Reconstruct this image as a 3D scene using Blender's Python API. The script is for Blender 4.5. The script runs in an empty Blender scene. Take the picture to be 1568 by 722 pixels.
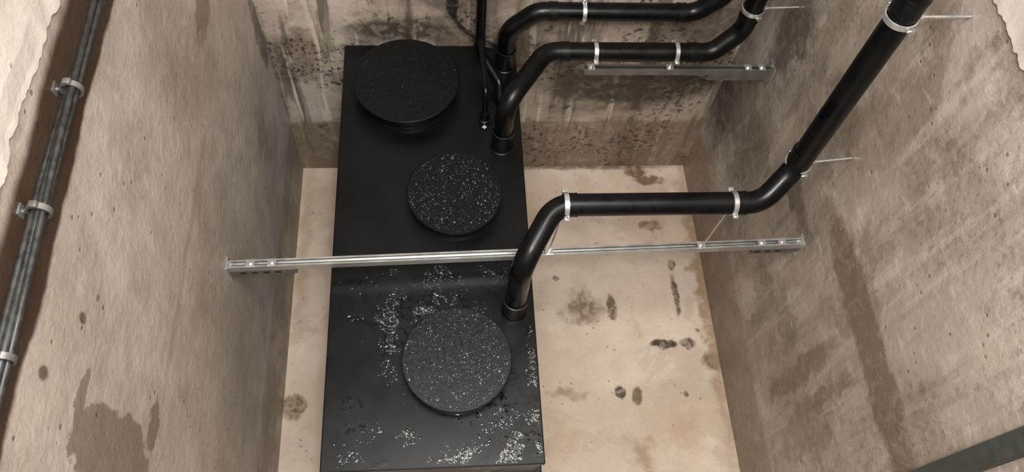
import bpy, bmesh, math, random
from mathutils import Vector, Matrix, noise
random.seed(7)
S=bpy.context.scene
COL=S.collection
try:
    S.view_settings.view_transform='Standard'
    S.view_settings.look='None'
except Exception: pass

# ------------------------------------------------------------------ helpers
def lin(c):
    return tuple(((v/255)/12.92 if v/255<=0.04045 else ((v/255+0.055)/1.055)**2.4) for v in c)+(1.0,)

def mesh_obj(name,verts,faces,mat=None,parent=None,smooth=False):
    me=bpy.data.meshes.new(name); me.from_pydata([tuple(v) for v in verts],[],faces); me.update()
    o=bpy.data.objects.new(name,me); COL.objects.link(o)
    if mat: me.materials.append(mat)
    if smooth:
        for p in me.polygons: p.use_smooth=True
    if parent: o.parent=parent
    return o

def bm_obj(name,bm,mat=None,parent=None,smooth=False,autos=None):
    bmesh.ops.recalc_face_normals(bm,faces=bm.faces)
    me=bpy.data.meshes.new(name); bm.to_mesh(me); bm.free()
    o=bpy.data.objects.new(name,me); COL.objects.link(o)
    if mat: me.materials.append(mat)
    for p in me.polygons: p.use_smooth=smooth
    if smooth and autos:
        try: me.set_sharp_from_angle(angle=math.radians(autos))
        except Exception: pass
    if parent: o.parent=parent
    return o

def empty(name):
    e=bpy.data.objects.new(name,None); e.empty_display_size=0.1; COL.objects.link(e); return e

def add_box(bm,lo,hi,bevel=0.0,seg=2):
    r=bmesh.ops.create_cube(bm,size=1.0)
    vs=r['verts']
    for v in vs:
        v.co=Vector((lo[i]+(v.co[i]+0.5)*(hi[i]-lo[i]) for i in range(3)))
    if bevel>0:
        es=list({e for v in vs for e in v.link_edges})
        bmesh.ops.bevel(bm,geom=es,offset=bevel,segments=seg,affect='EDGES',profile=0.5)

def add_cyl(bm,p0,p1,r0,r1=None,seg=32,caps=True):
    if r1 is None: r1=r0
    p0=Vector(p0); p1=Vector(p1); d=p1-p0
    q=Vector((0,0,1)).rotation_difference(d.normalized())
    M=Matrix.Translation((p0+p1)/2)@q.to_matrix().to_4x4()
    bmesh.ops.create_cone(bm,cap_ends=caps,cap_tris=False,segments=seg,radius1=r0,radius2=r1,depth=d.length,matrix=M)

def revolve(bm,profile,center,seg=64,axis=Vector((0,0,1))):
    q=Vector((0,0,1)).rotation_difference(axis.normalized())
    c=Vector(center); rings=[]
    for r,h in profile:
        if r<1e-6:
            rings.append([bm.verts.new(c+q@Vector((0,0,h)))])
        else:
            rings.append([bm.verts.new(c+q@Vector((r*math.cos(2*math.pi*k/seg),r*math.sin(2*math.pi*k/seg),h))) for k in range(seg)])
    for a,b in zip(rings[:-1],rings[1:]):
        for k in range(seg):
            k2=(k+1)%seg
            if len(a)==1 and len(b)==1: continue
            if len(a)==1: bm.faces.new((a[0],b[k],b[k2]))
            elif len(b)==1: bm.faces.new((a[k],b[0],a[k2]))
            else: bm.faces.new((a[k],b[k],b[k2],a[k2]))

def fillet(pts,rad,n=8):
    pts=[Vector(p) for p in pts]
    out=[pts[0]]
    for i in range(1,len(pts)-1):
        a,b,c=pts[i-1],pts[i],pts[i+1]
        u=(a-b).normalized(); v=(c-b).normalized()
        ang=u.angle(v)
        if ang>math.pi-0.02: out.append(b); continue
        r=rad
        t=r/math.tan(ang/2)
        t=min(t,(a-b).length*0.48,(c-b).length*0.48)
        r=t*math.tan(ang/2)
        bis=(u+v).normalized(); cen=b+bis*(r/math.sin(ang/2))
        s=b+u*t-cen; e=b+v*t-cen
        tot=s.angle(e); ax=s.cross(e).normalized()
        for k in range(n+1):
            out.append(cen+Matrix.Rotation(tot*k/n,3,ax)@s)
    out.append(pts[-1])
    return out

def sweep(bm,path,r,seg=28,caps=True):
    path=[Vector(p) for p in path]
    n=len(path); tang=[]
    for i in range(n):
        a=path[max(i-1,0)]; b=path[min(i+1,n-1)]
        tang.append((b-a).normalized())
    t0=tang[0]; ref=Vector((1,0,0)) if abs(t0.x)<0.9 else Vector((0,1,0))
    N=(ref-ref.dot(t0)*t0).normalized(); rings=[]
    for i in range(n):
        if i>0:
            q=tang[i-1].rotation_difference(tang[i]); N=q@N
            N=(N-N.dot(tang[i])*tang[i]).normalized()
        B=tang[i].cross(N)
        rings.append([bm.verts.new(path[i]+(N*math.cos(2*math.pi*k/seg)+B*math.sin(2*math.pi*k/seg))*r) for k in range(seg)])
    for a,b in zip(rings[:-1],rings[1:]):
        for k in range(seg):
            bm.faces.new((a[k],a[(k+1)%seg],b[(k+1)%seg],b[k]))
    if caps:
        bm.faces.new(rings[0][::-1]); bm.faces.new(rings[-1])

# ------------------------------------------------------------------ material helpers
class NT:
    def __init__(s,name):
        s.m=bpy.data.materials.new(name); s.m.use_nodes=True
        s.t=s.m.node_tree; s.b=s.t.nodes['Principled BSDF']
    def n(s,typ,**kw):
        x=s.t.nodes.new(typ)
        for k,v in kw.items(): setattr(x,k,v)
        return x
    def l(s,a,b): s.t.links.new(a,b)
    def val(s,sock,v):
        if isinstance(v,bpy.types.NodeSocket): s.l(v,sock)
        else: sock.default_value=v
    def math(s,op,a,b=0.5,clamp=False):
        x=s.n('ShaderNodeMath',operation=op); x.use_clamp=clamp
        s.val(x.inputs[0],a); s.val(x.inputs[1],b)
        return x.outputs[0]
    def vmath(s,op,a,b=None):
        x=s.n('ShaderNodeVectorMath',operation=op)
        s.val(x.inputs[0],a)
        if b is not None: s.val(x.inputs[1],b)
        return x.outputs['Value'] if op in('LENGTH','DISTANCE','DOT_PRODUCT') else x.outputs[0]
    def noise(s,vec,scale,detail=4,rough=0.55,out='Fac',dist=0.0):
        x=s.n('ShaderNodeTexNoise'); s.l(vec,x.inputs['Vector'])
        x.inputs['Scale'].default_value=scale; x.inputs['Detail'].default_value=detail
        x.inputs['Roughness'].default_value=rough; x.inputs['Distortion'].default_value=dist
        return x.outputs[out]
    def mr(s,v,a,b,c=0.0,d=1.0,smooth=True):
        x=s.n('ShaderNodeMapRange'); x.interpolation_type='SMOOTHSTEP' if smooth else 'LINEAR'
        s.val(x.inputs[0],v)
        for i,k in enumerate((a,b,c,d)): x.inputs[i+1].default_value=k
        return x.outputs[0]
    def mix(s,f,a,b,mode='MIX'):
        x=s.n('ShaderNodeMix',data_type='RGBA',blend_type=mode)
        s.val(x.inputs[0],f); s.val(x.inputs[6],a); s.val(x.inputs[7],b)
        return x.outputs[2]

def concrete(name,ca,cb,stains=(),band=None,streak=0.0,speck=0.0,rough=0.7,bumpst=0.35,zshade=None,streakcol=(76,66,56),lightcol=(200,191,180),seed=0.0,contrast=0.16,blotch=0.0,blotchcol=(110,98,88),scuff=0.0):
    T=NT(name)
    g=T.n('ShaderNodeNewGeometry').outputs['Position']
    P=T.vmath('ADD',g,(seed,seed*0.7,seed*1.3))
    n1=T.noise(P,1.3,5,0.6); n2=T.noise(P,4.5,8,0.62); n3=T.noise(P,40,4,0.6); n4=T.noise(P,14,6,0.65,dist=0.6)
    col=T.mix(T.mr(n1,0.40,0.60),lin(ca),lin(cb))
    m=T.math('ADD',T.math('MULTIPLY',T.math('SUBTRACT',n2,0.5),contrast*3.4),T.math('MULTIPLY',T.math('SUBTRACT',n3,0.5),contrast*1.6))
    m=T.math('ADD',m,T.math('MULTIPLY',T.math('SUBTRACT',n4,0.5),contrast*2.0))
    br=T.math('ADD',m,1.0)
    bc=T.n('ShaderNodeCombineXYZ')
    for i in range(3): T.l(br,bc.inputs[i])
    col=T.mix(1.0,col,bc.outputs[0],'MULTIPLY')
    if blotch>0:   # damp patches with a tide mark
        q=T.noise(T.vmath('ADD',P,(11.3,4.1,2.2)),1.7,7,0.62,dist=0.4)
        f=T.mr(q,0.555,0.585)
        col=T.mix(T.math('MULTIPLY',f,blotch),col,lin(blotchcol))
        rim=T.math('MULTIPLY',T.mr(q,0.545,0.56),T.mr(q,0.56,0.575,1.0,0.0))
        col=T.mix(T.math('MULTIPLY',rim,blotch*0.5),col,lin(tuple(v*0.8 for v in blotchcol)))
        q2=T.noise(T.vmath('ADD',P,(3.3,14.1,7.2)),2.4,6,0.6)
        col=T.mix(T.math('MULTIPLY',T.mr(q2,0.54,0.64),blotch*0.6),col,lin(lightcol))
    if scuff>0:    # pale trowel marks
        sp=T.vmath('MULTIPLY',P,(3.0,3.0,9.0))
        q=T.noise(sp,2.2,7,0.7)
        col=T.mix(T.math('MULTIPLY',T.mr(q,0.57,0.63),scuff),col,lin((192,183,174)))
    if streak>0:   # vertical run-off streaks
        sp=T.vmath('MULTIPLY',P,(6.0,6.0,0.5))
        s1=T.noise(sp,1.0,6,0.65)
        col=T.mix(T.math('MULTIPLY',T.mr(s1,0.49,0.60),streak),col,lin(streakcol))
        sp2=T.vmath('MULTIPLY',P,(12,12,0.8))
        s2=T.noise(sp2,1.0,4,0.6)
        col=T.mix(T.math('MULTIPLY',T.mr(s2,0.55,0.64),streak*0.85),col,lin(lightcol))
    dn=T.noise(g,7.0,6,0.65,out='Color'); dv=T.vmath('SUBTRACT',dn,(0.5,0.5,0.5))
    cache={}
    for st in stains:
        c,size,scol,strg,soft,wob=st
        if wob not in cache: cache[wob]=T.vmath('ADD',g,T.vmath('MULTIPLY',dv,(wob,wob,wob)))
        d=T.vmath('SUBTRACT',cache[wob],c)
        d=T.vmath('MULTIPLY',d,tuple(1.0/x for x in size))
        L=T.vmath('LENGTH',d)
        f=T.math('MULTIPLY',T.mr(L,1.0-soft,1.0+soft*0.3,1.0,0.0),strg)
        if soft>0.15: f=T.math('MULTIPLY',f,T.mr(n4,0.36,0.54,0.5,1.0))
        col=T.mix(f,col,lin(scol))
    sx=T.n('ShaderNodeSeparateXYZ'); T.l(g,sx.inputs[0]); z=sx.outputs[2]
    if band:
        zt,bcol,bs=band
        zz=T.math('ADD',z,T.math('MULTIPLY',T.math('SUBTRACT',n2,0.5),0.14))
        f=T.math('MULTIPLY',T.mr(zz,zt-0.03,zt+0.02,1.0,0.0),bs)
        f=T.math('MULTIPLY',f,T.mr(n4,0.36,0.56,0.55,1.0))
        col=T.mix(f,col,lin(bcol))
    if zshade:  # shaded strip along the cable run, painted into the wall colour
        z0,z1,dc,ds=zshade
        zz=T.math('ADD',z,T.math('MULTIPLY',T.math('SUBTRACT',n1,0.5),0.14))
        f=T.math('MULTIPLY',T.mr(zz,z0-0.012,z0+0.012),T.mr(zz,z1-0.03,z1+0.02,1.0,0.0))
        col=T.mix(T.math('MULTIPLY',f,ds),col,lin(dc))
    if speck>0:
        k=T.noise(P,24,7,0.75); k2=T.noise(P,2.6,3,0.5)
        f=T.math('MULTIPLY',T.mr(k,0.51,0.59),T.mr(k2,0.42,0.54))
        col=T.mix(T.math('MULTIPLY',f,speck),col,lin((44,38,33)))
    v=T.n('ShaderNodeTexVoronoi'); v.inputs['Scale'].default_value=15; T.l(P,v.inputs['Vector'])
    pit=T.math('MULTIPLY',T.mr(v.outputs['Distance'],0.07,0.15,1.0,0.0),T.mr(T.noise(P,3.1,2,0.5),0.47,0.56))
    col=T.mix(T.math('MULTIPLY',pit,0.6),col,lin((90,78,68)))
    T.l(col,T.b.inputs['Base Color'])
    T.l(T.mr(n2,0.35,0.65,rough-0.16,rough+0.12),T.b.inputs['Roughness'])
    T.b.inputs['Specular IOR Level'].default_value=0.45
    h=T.math('ADD',T.math('MULTIPLY',n2,0.9),T.math('ADD',T.math('MULTIPLY',n4,0.45),T.math('MULTIPLY',n3,0.25)))
    h=T.math('SUBTRACT',h,T.math('MULTIPLY',pit,0.4))
    b=T.n('ShaderNodeBump'); b.inputs['Strength'].default_value=bumpst; b.inputs['Distance'].default_value=0.025
    T.l(h,b.inputs['Height']); T.l(b.outputs[0],T.b.inputs['Normal'])
    return T.m

def simple(name,col,rough=0.5,metal=0.0,spec=0.5,nscale=20,namt=0.15,bump=0.0,rvar=0.1):
    T=NT(name)
    g=T.n('ShaderNodeTexCoord').outputs['Object']
    n=T.noise(g,nscale,4,0.6)
    c=lin(col); a=tuple(x*(1-namt) for x in c[:3])+(1,); b=tuple(min(1,x*(1+namt)) for x in c[:3])+(1,)
    T.l(T.mix(T.mr(n,0.3,0.7),a,b),T.b.inputs['Base Color'])
    T.l(T.mr(n,0.3,0.7,max(0.02,rough-rvar),rough+rvar),T.b.inputs['Roughness'])
    T.b.inputs['Metallic'].default_value=metal; T.b.inputs['Specular IOR Level'].default_value=spec
    if bump>0:
        bb=T.n('ShaderNodeBump'); bb.inputs['Strength'].default_value=bump; bb.inputs['Distance'].default_value=0.004
        T.l(n,bb.inputs['Height']); T.l(bb.outputs[0],T.b.inputs['Normal'])
    return T.m

# ------------------------------------------------------------------ materials
XL,XR,YB,YF=-1.04,1.865,3.265,-0.9
BR=(104,80,58); DK=(88,72,56)
floor_st=[((1.47,3.20,0),(0.09,0.07,9),BR,0.95,0.35,0.16),((1.58,3.12,0),(0.14,0.045,9),BR,0.9,0.35,0.16),
 ((1.54,2.72,0),(0.10,0.05,9),(128,100,72),0.98,0.35,0.16),((1.64,2.40,0),(0.035,0.05,9),BR,0.98,0.4,0.08),
 ((1.64,2.16,0),(0.030,0.18,9),(92,72,54),0.98,0.4,0.10),((0.97,2.07,0),(0.15,0.15,9),(116,94,74),0.9,0.7,0.45),
 ((1.16,2.09,0),(0.04,0.10,9),BR,0.95,0.4,0.12),((1.50,1.80,0),(0.095,0.045,9),(66,49,34),1.0,0.35,0.14),
 ((1.66,1.80,0),(0.06,0.045,9),(66,49,34),1.0,0.35,0.12),((1.83,1.67,0),(0.09,0.07,9),DK,0.98,0.4,0.12),
 ((1.15,1.47,0),(0.038,0.05,9),(62,47,34),1.0,0.35,0.08),((1.26,1.45,0),(0.04,0.06,9),BR,0.95,0.35,0.10),
 ((-0.98,1.44,0),(0.09,0.10,9),(94,74,46),0.98,0.4,0.16),((0.80,1.46,0),(0.14,0.06,9),(142,118,94),0.85,0.6,0.35),
 ((1.25,1.08,0),(0.12,0.16,9),(144,121,98),0.8,0.8,0.4),((0.78,2.32,0),(0.03,0.025,9),BR,0.85,0.4,0.06),
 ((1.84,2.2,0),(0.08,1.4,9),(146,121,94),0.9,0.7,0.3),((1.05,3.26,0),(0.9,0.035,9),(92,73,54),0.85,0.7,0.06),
 ((-0.99,2.6,0),(0.06,0.9,9),(166,143,116),0.7,0.8,0.15),((1.75,1.9,0),(0.02,0.02,9),BR,0.8,0.4,0.05),
 ((1.60,1.45,0),(0.02,0.025,9),(84,64,46),0.9,0.4,0.05),((0.62,2.9,0),(0.12,0.2,9),(178,154,128),0.7,0.6,0.4),
 ((0.7,1.15,0),(0.2,0.12,9),(170,146,122),0.7,0.6,0.5),((1.55,1.2,0),(0.12,0.2,9),(172,148,124),0.7,0.6,0.5)]
PW=(116,102,90)
left_st=[((XL,0.60,2.62),(9,0.10,0.14),PW,0.95,0.10,0.22),((XL,0.60,2.40),(9,0.17,0.24),PW,0.95,0.10,0.22),((XL,0.76,2.16),(9,0.09,0.05),PW,0.92,0.12,0.22),((XL,0.70,2.74),(9,0.09,0.03),PW,0.92,0.12,0.12),
 ((XL,3.20,1.5),(9,0.10,0.28),(96,85,74),0.9,0.2,0.3),((XL,2.72,1.15),(9,0.14,0.28),(120,106,94),0.7,0.5,0.25),
 ((XL,2.56,2.37),(9,0.20,0.11),(112,98,86),0.8,0.3,0.25),((XL,0.70,2.97),(9,0.022,0.03),(84,64,52),0.9,0.4,0.03),
 ((XL,0.91,2.83),(9,0.02,0.03),(84,66,54),0.9,0.4,0.03),((XL,1.0,2.76),(9,0.012,0.015),(84,66,54),0.9,0.4,0.02),
 ((XL,1.6,1.2),(9,0.6,0.32),(138,125,112),0.6,0.7,0.4),((XL,1.5,2.1),(9,0.9,0.03),(138,125,112),0.6,0.7,0.1)]
right_st=[((XR,1.05,1.85),(9,0.85,0.12),(106,93,81),0.92,0.25,0.22),((XR,1.22,1.1),(9,0.09,0.5),(110,96,84),0.85,0.3,0.25),
 ((XR,1.02,1.25),(9,0.05,0.45),(112,98,86),0.8,0.3,0.25),((XR,3.12,0.95),(9,0.26,0.38),(66,57,48),0.9,0.6,0.45),
 ((XR,2.80,1.95),(9,0.20,0.35),(82,73,63),0.9,0.5,0.45),((XR,2.0,1.55),(9,0.25,0.10),(82,71,59),0.88,0.5,0.3),
 ((XR,2.7,1.2),(9,0.40,0.35),(98,87,76),0.85,0.7,0.5),((XR,1.9,2.3),(9,0.25,0.4),(118,105,93),0.7,0.7,0.5),
 ((XR,0.9,1.0),(9,0.10,0.35),(122,109,97),0.7,0.3,0.3)]
back_st=[((1.25,YB,0.98),(0.66,9,0.22),(72,66,52),0.96,0.3,0.25),((-0.25,YB,1.47),(0.36,9,0.12),(58,50,40),0.95,0.5,0.2),
 ((0.55,YB,1.22),(0.2,9,0.25),(72,63,51),0.88,0.6,0.25),
 ((0.1,YB,1.75),(0.6,9,0.14),(84,74,64),0.7,0.7,0.4),((1.65,YB,1.55),(0.25,9,0.4),(92,81,71),0.85,0.7,0.4),((1.2,YB,0.66),(0.7,9,0.05),(176,162,146),0.6,0.7,0.15)]
m_floor=concrete('floor_screed',(202,184,166),(187,168,149),floor_st,rough=0.6,bumpst=0.15,contrast=0.10,seed=3.1,blotch=0.45,blotchcol=(172,151,130),lightcol=(210,194,178))
m_left=concrete('wall_concrete_left',(168,156,146),(153,141,130),left_st,band=(0.55,(132,115,98),0.75),streak=0.06,rough=0.48,bumpst=0.36,zshade=(3.07,3.31,(58,44,34),1.0),seed=1.7,contrast=0.10,blotch=0.28,blotchcol=(136,123,112),scuff=0.22)
m_right=concrete('wall_concrete_right',(157,146,135),(136,125,114),right_st,band=(0.50,(130,113,96),0.75),streak=0.22,speck=0.28,rough=0.52,bumpst=0.36,seed=5.3,contrast=0.13,blotch=0.55,blotchcol=(114,102,92),scuff=0.32)
m_back=concrete('wall_concrete_back',(166,154,142),(130,117,104),back_st,band=(0.58,(112,95,77),0.8),streak=0.8,speck=0.92,rough=0.6,bumpst=0.36,seed=8.9,contrast=0.2,blotch=0.55,blotchcol=(98,87,76),lightcol=(212,202,190))
m_plaster=concrete('plaster_offwhite',(188,179,169),(170,160,149),rough=0.75,bumpst=0.22,contrast=0.06,seed=2.2)
m_front=concrete('wall_concrete_front',(165,153,142),(150,138,127),rough=0.65,contrast=0.12,seed=6.6)

m_pipe=simple('black_plastic_pipe',(7,7,8),0.30,0,0.22,9,0.3,0.0,0.08)
m_rub=simple('black_rubber_coupling',(8,8,9),0.40,0,0.22,30,0.2)
m_galv=simple('galvanised_steel',(190,190,186),0.36,0.85,0.5,14,0.10,0.0,0.06)
m_galvd=simple('galvanised_channel_dull',(118,116,111),0.45,0.7,0.5,14,0.15,0.0,0.06)
m_zinc=simple('zinc_clamp',(212,212,212),0.28,0.85,0.5,20,0.08,0.0,0.05)
m_dark=simple('slot_dark',(24,24,22),0.6,0.3)  # dark tone painting the shade inside the strut slots
m_cable=simple('black_cable_sheath',(36,35,34),0.42,0,0.5,40,0.35,0.1)
m_post=simple('painted_steel_greygreen',(66,69,65),0.5,0.3,0.4,20,0.12)

def tank_mat():
    T=NT('wet_black_polyethylene')
    g=T.n('ShaderNodeNewGeometry').outputs['Position']
    n1=T.noise(g,2.2,5,0.6); n2=T.noise(g,22,8,0.75,dist=0.4); n3=T.noise(g,90,3,0.6); n5=T.noise(g,3.0,3,0.5)
    sx=T.n('ShaderNodeSeparateXYZ'); T.l(g,sx.inputs[0])
    wet=T.math('MULTIPLY',T.mr(n2,0.50,0.58),T.mr(sx.outputs[1],1.3,2.0,1.0,0.1))
    wet=T.math('MULTIPLY',wet,T.mr(n5,0.46,0.58))
    T.l(T.mix(T.mr(n1,0.3,0.7),lin((4,4,5)),lin((8,8,9))),T.b.inputs['Base Color'])
    r=T.mr(n1,0.3,0.7,0.30,0.42)
    x=T.n('ShaderNodeMix',data_type='FLOAT'); T.l(wet,x.inputs[0]); T.l(r,x.inputs[2]); x.inputs[3].default_value=0.14
    T.l(x.outputs[0],T.b.inputs['Roughness'])
    T.b.inputs['Specular IOR Level'].default_value=0.30
    h=T.math('ADD',T.math('MULTIPLY',wet,0.35),T.math('MULTIPLY',n3,0.05))
    b=T.n('ShaderNodeBump'); b.inputs['Strength'].default_value=0.2; b.inputs['Distance'].default_value=0.003
    T.l(h,b.inputs['Height']); T.l(b.outputs[0],T.b.inputs['Normal'])
    return T.m
m_tank=tank_mat()
m_lid=simple('black_cover_plate',(7,7,8),0.42,0,0.25,60,0.5,0.05,0.08)
m_lid3=simple('black_cover_plate_grey',(14,14,13),0.45,0,0.3,60,0.6,0.1,0.1)  # slightly greyer tone for the third cover
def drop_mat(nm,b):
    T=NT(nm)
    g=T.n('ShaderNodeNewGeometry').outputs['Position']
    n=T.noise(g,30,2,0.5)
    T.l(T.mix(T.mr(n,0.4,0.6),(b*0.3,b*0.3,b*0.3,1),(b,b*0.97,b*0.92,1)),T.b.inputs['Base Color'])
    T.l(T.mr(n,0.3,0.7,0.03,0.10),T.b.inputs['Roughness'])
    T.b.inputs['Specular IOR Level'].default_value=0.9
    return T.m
m_drop=drop_mat('water_droplets',0.02); m_glint=drop_mat('painted_glint_drops',0.19)  # second, paler tone puts glints of the wet film into the base colour

# ------------------------------------------------------------------ room shell
ZT=6.0
def box(name,lo,hi,mat,parent=None,bevel=0.0):
    bm=bmesh.new(); add_box(bm,lo,hi,bevel); return bm_obj(name,bm,mat,parent)
box('floor',(XL-0.3,YF-0.3,-0.2),(XR+0.3,YB+0.3,0.0),m_floor)
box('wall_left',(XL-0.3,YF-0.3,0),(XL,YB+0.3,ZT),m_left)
box('wall_right',(XR,YF-0.3,0),(XR+0.3,YB+0.3,ZT),m_right)
box('wall_back',(XL,YB,0),(XR,YB+0.3,ZT),m_back)
box('wall_front',(XL,YF-0.3,0),(XR,YF,ZT),m_front)

def ragged(name,x,sgn,zbase,th,seed):
    """thicker plaster coat on the upper wall with a broken lower edge"""
    n=420; verts=[]; faces=[]
    for i in range(n+1):
        y=YF+(YB-YF)*i/n
        z=zbase+0.018*noise.noise(Vector((y*2.2,seed,0)))+0.014*noise.noise(Vector((y*9,seed,3)))+0.012*noise.noise(Vector((y*34,seed,7)))
        t=th*(0.8+0.5*noise.noise(Vector((y*11,seed,9))))
        xi=x+sgn*t
        verts+= [(x,y,z-0.004),(xi,y,z+0.006+0.006*noise.noise(Vector((y*50,1,seed)))),(xi,y,z+0.03),(x+sgn*th,y,z+0.10),(x+sgn*th,y,ZT)]
    for i in range(n):
        for k in range(4):
            a=i*5+k; faces.append((a,a+1,a+6,a+5) if sgn>0 else (a,a+5,a+6,a+1))
    return mesh_obj(name,verts,faces,m_plaster)
ragged('trim_1',XL,1,3.375,0.022,1.3)
ragged('trim_2',XR,-1,3.175,0.018,4.7)

# ------------------------------------------------------------------ tank
TL,TR,TF,TB,TZ=-0.572,0.447,0.745,3.235,1.38
tank=empty('grease_separator_tank')
bm=bmesh.new()
add_box(bm,(TL+0.012,TF+0.012,0.0),(TR-0.012,TB-0.012,TZ-0.03),0.02)
bm_obj('tank_body',bm,m_tank,tank)
bm=bmesh.new(); add_box(bm,(TL,TF,TZ-0.035),(TR,TB,TZ),0.006)
bm_obj('top_plate',bm,m_tank,tank)
bm=bmesh.new()
for z in (0.3,0.7,1.08):
    add_box(bm,(TL-0.012,TF-0.012,z-0.03),(TR+0.012,TB+0.01,z+0.03),0.008)
for y in (TF+0.5,TF+1.05,TF+1.9):
    add_box(bm,(TL-0.006,y-0.03,0.0),(TR+0.006,y+0.03,TZ-0.04),0.006)
bm_obj('stiffening_ribs',bm,m_tank,tank)
LIDS=[(-0.20,2.875,0.298,0.125),(0.060,2.145,0.252,0.10),(0.052,1.228,0.260,0.10)]
for i,(x,y,r,h) in enumerate(LIDS):
    bm=bmesh.new()
    revolve(bm,[(r*0.93,0.0),(r*0.93,0.012),(r*0.86,0.014),(r*0.86,h-0.020)],(x,y,TZ),72)
    bm_obj('manhole_neck_%d'%(i+1),bm,m_tank,tank,True,30)
    bm=bmesh.new()
    revolve(bm,[(0,h-0.020),(r*0.985,h-0.020),(r,h-0.017),(r,h-0.004),(r-0.004,h),(0,h+0.002)],(x,y,TZ),96)
    bm_obj('manhole_cover_%d'%(i+1),bm,m_lid3 if i==2 else m_lid,tank,True,30)
bm=bmesh.new()
SOCK=[(0.342,1.50),(0.33,2.50),(0.375,3.08)]
for (x,y) in SOCK:
    revolve(bm,[(0.066,0),(0.066,0.008),(0.060,0.012),(0.058,0.12),(0.060,0.125),(0.060,0.15),(0.054,0.152)],(x,y,TZ),40)
bm_obj('pipe_sockets',bm,m_rub,tank,True,35)
bm=bmesh.new(); revolve(bm,[(0.036,0),(0.036,0.02),(0.028,0.024),(0.028,0.09),(0.0,0.09)],(0.24,2.68,TZ),24)
bm_obj('vent_gland',bm,m_rub,tank,True,35)
bm=bmesh.new()
add_box(bm,(0.226,2.628,TZ+0.001),(0.250,2.634,TZ+0.004)); add_box(bm,(0.235,2.619,TZ+0.001),(0.241,2.643,TZ+0.004))
bm_obj('white_cross_mark',bm,simple('white_paint',(225,225,225),0.5),tank)

# water droplets beaded on the covers and the top; the paler set paints glints
R=random.Random(11)
def drop(V,F,x,y,z,r,h,el,ang,seg=8):
    b=len(V)
    for pr,ph in [(1.0,0.0),(0.86,0.45),(0.5,0.82)]:
        for k in range(seg):
            a=2*math.pi*k/seg
            px=pr*r*math.cos(a)*el; py=pr*r*math.sin(a)
            V.append((x+px*math.cos(ang)-py*math.sin(ang),y+px*math.sin(ang)+py*math.cos(ang),z+ph*h))
    V.append((x,y,z+h))
    for j in range(2):
        for k in range(seg):
            k2=(k+1)%seg
            F.append((b+j*seg+k,b+j*seg+k2,b+(j+1)*seg+k2,b+(j+1)*seg+k))
    for k in range(seg): F.append((b+2*seg+k,b+2*seg+(k+1)%seg,b+3*seg))
def rr(s=1.0): return s*min(0.0065,0.0017*math.exp(abs(R.gauss(0,0.5))))
V=[];F=[];V2=[];F2=[]
for (li,cnt) in ((0,60),(1,800),(2,1400)):
    x0,y0,r0,h0=LIDS[li]
    for _ in range(cnt):
        a=R.random()*2*math.pi; q=math.sqrt(R.random())*(r0-0.012)
        x=x0+q*math.cos(a); y=y0+q*math.sin(a); r=rr((0.7,0.95,1.05)[li])
        dens=1.0 if li<2 else 0.55+0.45*((x-x0)-(y-y0))/r0
        if R.random()>max(dens,0.45): continue
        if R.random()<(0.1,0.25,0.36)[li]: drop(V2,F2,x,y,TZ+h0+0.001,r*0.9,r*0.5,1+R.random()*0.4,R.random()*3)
        else: drop(V,F,x,y,TZ+h0+0.001,r,r*0.55,1+R.random()*0.4,R.random()*3)
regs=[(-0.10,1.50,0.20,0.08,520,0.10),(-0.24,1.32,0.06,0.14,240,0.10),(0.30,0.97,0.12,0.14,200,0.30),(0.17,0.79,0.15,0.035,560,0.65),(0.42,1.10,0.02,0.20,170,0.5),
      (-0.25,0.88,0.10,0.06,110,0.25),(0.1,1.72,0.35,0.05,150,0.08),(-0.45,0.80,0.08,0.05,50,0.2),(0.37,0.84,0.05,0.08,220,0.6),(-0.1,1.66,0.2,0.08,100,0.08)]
for cx,cy,sx,sy,cnt,glint_p in regs:
    k=0; tries=0
    while k<cnt and tries<cnt*14:
        tries+=1
        x=R.gauss(cx,sx*0.7); y=R.gauss(cy,sy*0.7)
        if not(TL+0.02<x<TR-0.012 and TF+0.012<y<TB-0.05): continue
        if any((x-l[0])**2+(y-l[1])**2<(l[2]*0.95)**2 for l in LIDS): continue
        if any((x-s[0])**2+(y-s[1])**2<0.08**2 for s in SOCK): continue
        if noise.noise(Vector((x*9,y*9,2.0)))+0.5*noise.noise(Vector((x*30,y*30,5.0)))<0.08: continue
        r=rr()*R.choice((0.7,0.9,1.3)); el=1+R.random()*1.6
        if R.random()<glint_p: drop(V2,F2,x,y,TZ+0.0005,r,r*0.4,el,R.random()*3)
        else: drop(V,F,x,y,TZ+0.0005,r,r*0.4,el,R.random()*3)
        k+=1
mesh_obj('water_droplets',V,F,m_drop,tank,True)
mesh_obj('glint_drops',V2,F2,m_glint,tank,True)  # pale drops painted as light glinting on the wet top

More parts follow.
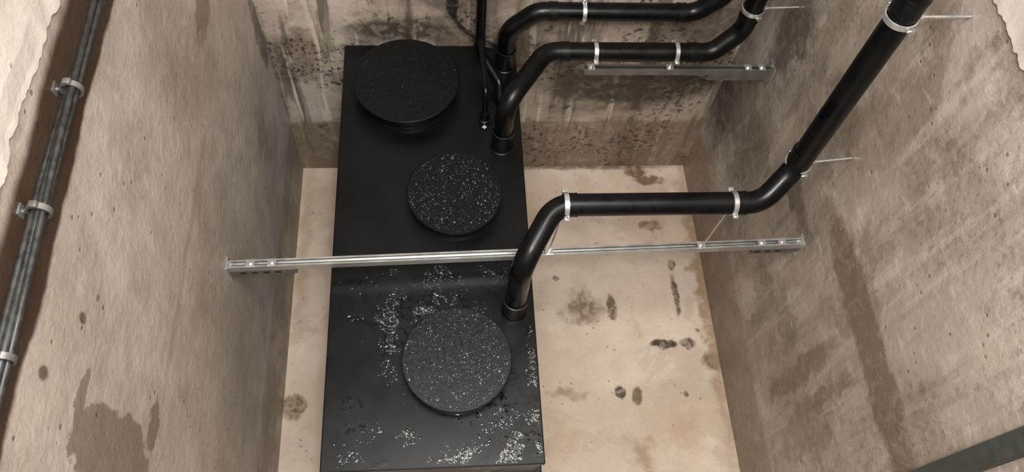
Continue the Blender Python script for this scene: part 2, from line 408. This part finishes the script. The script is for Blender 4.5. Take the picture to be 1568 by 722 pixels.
# ------------------------------------------------------------------ pipes
PR=0.052
def ring_band(bm,c,d,r,w,t):
    revolve(bm,[(r,-w/2),(r+t,-w/2+t*0.3),(r+t,w/2-t*0.3),(r,w/2)],c,40,Vector(d))
def clamp(parent,name,c,d,r,side=None,roddir=None,rodlen=0.0):
    """pipe clip: two half rings with bolted ears, optional threaded rod"""
    c=Vector(c); d=Vector(d).normalized()
    bm=bmesh.new()
    ring_band(bm,c,d,r+0.001,0.024,0.0045)
    e=Vector(side if side else (0,0,1)); e=(e-e.dot(d)*d).normalized(); o=d.cross(e).normalized()
    for s in (1,-1):
        ce=c+e*s*(r+0.014)
        for q in (0.004,-0.004):
            M=Matrix((d,o,e)).transposed().to_4x4(); M.translation=ce+o*q
            bmesh.ops.create_cube(bm,size=1.0,matrix=M@Matrix.Diagonal((0.024,0.004,0.022,1)))
        add_cyl(bm,ce-o*0.014,ce+o*0.014,0.004,seg=10)
        add_cyl(bm,ce+o*0.008,ce+o*0.014,0.0075,seg=6)
    if roddir is not None:
        rd=Vector(roddir).normalized()
        add_cyl(bm,c+rd*(r+0.002),c+rd*(r+0.026),0.010,seg=6)
        add_cyl(bm,c+rd*(r+0.01),c+rd*rodlen,0.0052,seg=10)
    return bm_obj(name,bm,m_zinc,parent,True,30)

def pipe(name,pts,r,fil,joints,seg=32):
    root=empty(name)
    path=fillet(pts,fil,9)
    bm=bmesh.new(); sweep(bm,path,r,seg); bm_obj('pipe_run',bm,m_pipe,root,True,50)
    bm=bmesh.new()
    for c,d,w in joints:
        ring_band(bm,Vector(c),Vector(d),r,w,0.003)
        for s in (-1,1):
            ring_band(bm,Vector(c)+Vector(d).normalized()*s*w*0.42,Vector(d),r+0.002,0.008,0.002)
    bm_obj('joint_sleeves',bm,m_rub,root,True,35)
    return root
X=(1,0,0); ZV=(0,0,1)
pA=pipe('drain_pipe',[(0.342,1.50,1.42),(0.342,1.50,1.90),(0.50,1.757,1.99),(1.46,1.757,1.99),(1.60,1.87,2.12),(1.60,1.885,5.9)],PR,0.14,
  [((0.575,1.757,1.99),X,0.05),((1.36,1.757,1.99),X,0.05),((1.60,1.875,2.20),ZV,0.07),((1.60,1.875,3.13),ZV,0.08)])
clamp(pA,'clip_1',(0.548,1.757,1.99),X,PR+0.002,side=(0,1,0.1),roddir=(-0.05,0,-1),rodlen=0.47)
clamp(pA,'clip_2',(1.325,1.757,1.99),X,PR,side=(0,1,0.1),roddir=(-0.03,0.02,-1),rodlen=0.47)
clamp(pA,'clip_3',(1.60,1.873,2.14),ZV,PR+0.003,side=(0.2,-1,0),roddir=(1,0.1,0),rodlen=0.262)
clamp(pA,'clip_4',(1.60,1.875,3.06),ZV,PR+0.003,side=(0.2,-1,0),roddir=(1,0.02,0),rodlen=0.262)
pB=pipe('drain_pipe',[(0.33,2.50,1.42),(0.33,2.50,1.76),(0.56,2.82,1.80),(1.47,2.82,1.80),(1.61,2.86,1.93),(1.62,2.88,5.9)],PR,0.12,
  [((0.66,2.82,1.80),X,0.05),((1.36,2.82,1.80),X,0.05),((1.612,2.862,2.06),ZV,0.07)])
clamp(pB,'clip_1',(0.826,2.82,1.80),X,PR,side=(0,1,0.1),roddir=(0,0,-1),rodlen=0.13)
clamp(pB,'clip_2',(1.27,2.82,1.80),X,PR,side=(0,1,0.1),roddir=(0,0,-1),rodlen=0.13)
clamp(pB,'clip_3',(1.612,2.862,2.09),ZV,PR+0.003,side=(0.2,-1,0),roddir=(1,0.05,0),rodlen=0.25)
pC=pipe('drain_pipe',[(0.375,3.08,1.42),(0.375,3.08,1.68),(0.53,3.10,1.81),(1.42,3.10,1.81),(1.56,3.10,1.95),(1.58,3.10,5.9)],PR,0.13,
  [((0.62,3.10,1.81),X,0.05),((1.34,3.10,1.81),X,0.05)])
clamp(pC,'clip_1',(0.79,3.10,1.81),X,PR,side=(0,0.3,1),roddir=(0,1,0.0),rodlen=0.163)
pV=empty('vent_pipe')
bm=bmesh.new()
sweep(bm,fillet([(0.216,3.05,5.9),(0.22,3.05,1.54),(0.33,2.88,1.47),(0.335,2.80,1.385)],0.05),0.027,20)
sweep(bm,fillet([(0.24,2.68,1.47),(0.24,2.68,1.62),(0.225,3.03,1.66)],0.05),0.018,16)
bm_obj('pipe_run',bm,m_pipe,pV,True,50)
bm=bmesh.new(); ring_band(bm,Vector((0.22,3.05,1.62)),Vector(ZV),0.027,0.04,0.004)
bm_obj('joint_sleeves',bm,m_rub,pV,True,35)

# ------------------------------------------------------------------ strut rails
def strut(bm,p0,p1,w=0.041,h=0.041,t=0.0028,lip=0.010):
    p0=Vector(p0);p1=Vector(p1); d=(p1-p0).normalized(); up=Vector((0,0,1)); up=(up-up.dot(d)*d).normalized(); s=d.cross(up)
    W=w/2
    prof=[(-W+lip,h-lip),(-W+lip,h),(-W,h),(-W,0),(W,0),(W,h),(W-lip,h),(W-lip,h-lip),
          (W-lip+t*0.8,h-lip),(W-lip+t*0.8,h-t),(W-t,h-t),(W-t,t),(-W+t,t),(-W+t,h-t),(-W+lip-t*0.8,h-t),(-W+lip-t*0.8,h-lip)]
    A=[bm.verts.new(p0+s*a+up*b) for a,b in prof]; B=[bm.verts.new(p1+s*a+up*b) for a,b in prof]
    n=len(prof)
    for k in range(n): bm.faces.new((A[k],A[(k+1)%n],B[(k+1)%n],B[k]))
    for Q in (A,B):
        for q in ((0,1,14,15),(1,2,13,14),(2,3,12,13),(3,4,11,12),(4,5,10,11),(5,6,9,10),(6,7,8,9)):
            bm.faces.new([Q[i] for i in q])

rail=empty('strut_channel_beam')
P0=Vector((XL+0.006,1.705,1.515)); P1=Vector((XR-0.006,1.800,1.475))
def at(x,dz=0.0):
    t=(x-P0.x)/(P1.x-P0.x); p=P0.lerp(P1,t); p.z+=dz; return p
bm=bmesh.new(); strut(bm,P0,P1)
bm_obj('channel',bm,m_galv,rail)
bm=bmesh.new()
q0=at(XL+0.02,0.0035); q1=at(XR-0.02,0.0035)
vs=[bm.verts.new(Vector(v)) for v in ((q0.x,q0.y-0.012,q0.z),(q1.x,q1.y-0.012,q1.z),(q1.x,q1.y+0.012,q1.z),(q0.x,q0.y+0.012,q0.z))]
bm.faces.new(vs)
bm_obj('slot_shade_sheet',bm,m_dark,rail)  # dark sheet laid in the open channel to paint its slot shade
bm=bmesh.new()
strut(bm,at(XL+0.008,-0.043),at(-0.72,-0.043))
strut(bm,at(XR-0.008,-0.043),at(1.60,-0.043))
bm_obj('bracket_channels',bm,m_galvd,rail)
bm=bmesh.new()
for x,sg in ((XL,1),(XR,-1)):
    p=at(x)
    lo=[min(x,x+sg*0.007),p.y-0.035,p.z-0.085]; hi=[max(x,x+sg*0.007),p.y+0.035,p.z+0.06]
    add_box(bm,lo,hi,0.002)
    for zz in (-0.065,0.052): add_cyl(bm,(x+sg*0.006,p.y,p.z+zz),(x+sg*0.016,p.y,p.z+zz),0.009,seg=6)
bm_obj('wall_plates',bm,m_galv,rail)
bm=bmesh.new()
for x in (-0.93,-0.83,1.64,1.75,0.525,1.315):
    p=at(x,0.0412); add_box(bm,(x-0.02,p.y-0.02,p.z),(x+0.02,p.y+0.02,p.z+0.005),0.001); add_cyl(bm,(x,p.y,p.z+0.005),(x,p.y,p.z+0.014),0.009,seg=6)
bm_obj('square_washers',bm,m_zinc,rail)
bm=bmesh.new()
for x0,x1 in ((XL+0.05,-0.74),(1.62,XR-0.05)):
    k=x0
    while k<x1-0.03:
        p=at(k,-0.022); add_box(bm,(k,p.y-0.0213,p.z-0.007),(k+0.03,p.y-0.0200,p.z+0.007)); k+=0.055
bm_obj('bracket_slots',bm,m_dark,rail)

rail2=empty('cantilever_strut_bracket')
bm=bmesh.new(); strut(bm,(0.79,2.82,1.635),(XR-0.008,2.82,1.635)); bm_obj('channel',bm,m_galvd,rail2)
bm=bmesh.new(); strut(bm,(1.50,2.82,1.592),(XR-0.008,2.82,1.592)); bm_obj('bracket_channel',bm,m_galvd,rail2)
bm=bmesh.new()
vs=[bm.verts.new(v) for v in ((0.80,2.808,1.6385),(XR-0.02,2.808,1.6385),(XR-0.02,2.832,1.6385),(0.80,2.832,1.6385))]; bm.faces.new(vs)
bm_obj('slot_shade_sheet',bm,m_dark,rail2)  # added dark strip, shade of the open slot as colour
bm=bmesh.new(); add_box(bm,(XR-0.008,2.77,1.56),(XR,2.87,1.70),0.002)
for zz in (1.575,1.69): add_cyl(bm,(XR-0.018,2.82,zz),(XR-0.006,2.82,zz),0.009,seg=6)
bm_obj('wall_plate',bm,m_galv,rail2)
bm=bmesh.new()
for x in (0.826,1.27,1.72,1.80): add_box(bm,(x-0.02,2.80,1.6762),(x+0.02,2.84,1.681),0.001); add_cyl(bm,(x,2.82,1.681),(x,2.82,1.69),0.009,seg=6)
bm_obj('square_washers',bm,m_zinc,rail2)

# ------------------------------------------------------------------ cables
cab=empty('cable_bundle')
bm=bmesh.new()
for j in range(5):
    pts=[]; n=140
    for i in range(n+1):
        y=YF+0.01+(YB-YF-0.02)*i/n
        a=j*2*math.pi/5+y*1.6
        rad=0.013 if j else 0.0
        w=0.009*noise.noise(Vector((y*5,j*3.1,0)))
        pts.append((XL+0.045+math.cos(a)*rad+w*0.6,y,3.25+math.sin(a)*rad*1.2+0.02*noise.noise(Vector((y*1.3,2,0)))+w))
    sweep(bm,pts,(0.011,0.008,0.010,0.007,0.009)[j],10)
bm_obj('cables',bm,m_cable,cab,True)
bm=bmesh.new()
for y in (-0.5,-0.12,0.26,0.64,1.02,1.40,1.78,2.16,2.54,2.92):
    cz=3.25+0.02*noise.noise(Vector((y*1.3,2,0)))
    revolve(bm,[(0.026,-0.008),(0.030,-0.008),(0.030,0.008),(0.026,0.008)],(XL+0.045,y,cz),24,Vector((0,1,0)))
    add_cyl(bm,(XL,y,cz),(XL+0.020,y,cz),0.006,seg=10)
    add_box(bm,(XL+0.035,y-0.009,cz+0.026),(XL+0.055,y+0.009,cz+0.038),0.002)
    add_box(bm,(XL,y-0.016,cz-0.016),(XL+0.006,y+0.016,cz+0.016),0.001)
bm_obj('cable_clips',bm,m_galvd,cab,True,30)
cab2=empty('sensor_cables')
bm=bmesh.new()
for j in range(4):
    o=j*0.018
    sweep(bm,fillet([(0.05+o*0.5,3.235,2.6),(0.055+o*0.6,3.225,1.66-o),(0.12+o,3.21,1.55-o*0.9),(0.24,3.19,1.49-o),(0.34,3.16,1.46-o*0.5)],0.08),0.0055,10)
bm_obj('cables',bm,m_cable,cab2,True)
bm=bmesh.new(); add_box(bm,(0.035,3.215,1.70),(0.10,3.263,1.73),0.004); add_cyl(bm,(0.06,3.20,1.69),(0.06,3.20,1.75),0.016,seg=16)
bm_obj('cable_gland',bm,m_cable,cab2)

# ------------------------------------------------------------------ upright on the right wall
bm=bmesh.new()
x0=XR-0.05; yc=0.50; w=0.075
add_box(bm,(XR-0.006,yc-w/2,0.0),(XR,yc+w/2,4.6),0.001)
add_box(bm,(x0,yc-w/2,0.0),(XR,yc-w/2+0.006,4.6),0.001)
add_box(bm,(x0,yc+w/2-0.006,0.0),(XR,yc+w/2,4.6),0.001)
add_box(bm,(x0-0.002,yc-w/2,0.0),(x0+0.004,yc+w/2,4.6),0.001)
bm_obj('steel_upright',bm,m_post)

# ------------------------------------------------------------------ lights
def area(name,loc,rot,sx,sy,power,col):
    L=bpy.data.lights.new(name,'AREA'); L.shape='RECTANGLE'; L.size=sx; L.size_y=sy; L.energy=power; L.color=col
    o=bpy.data.objects.new(name,L); COL.objects.link(o); o.location=loc; o.rotation_euler=rot; return o
area('ceiling_light',(0.3,0.35,5.95),(math.radians(8),0,0),1.8,1.6,262,(1.0,0.985,0.965))
area('work_light',(0.15,-0.1,5.5),(math.radians(20),0,0),0.22,0.22,62,(1.0,0.985,0.965))
W=bpy.data.worlds.new('World'); S.world=W; W.use_nodes=True
W.node_tree.nodes['Background'].inputs[0].default_value=(1.0,0.985,0.97,1); W.node_tree.nodes['Background'].inputs[1].default_value=0.34

# ------------------------------------------------------------------ camera
f=1194.0/1568.0*36.0
Dn=Vector((-94,-640,-1194)).normalized(); Zc=-Dn
Yc=Vector((-139,2250,-1194)); Yc=(Yc-Yc.dot(Zc)*Zc).normalized(); Xc=Yc.cross(Zc)
Rm=Matrix((Xc,Yc,Zc)).to_4x4()
cam=bpy.data.cameras.new('camera'); cam.lens=f; cam.sensor_width=36; cam.sensor_fit='HORIZONTAL'; cam.clip_start=0.05
co=bpy.data.objects.new('camera',cam); COL.objects.link(co)
co.matrix_world=Matrix.Translation((0,0,5.0))@Rm
S.camera=co
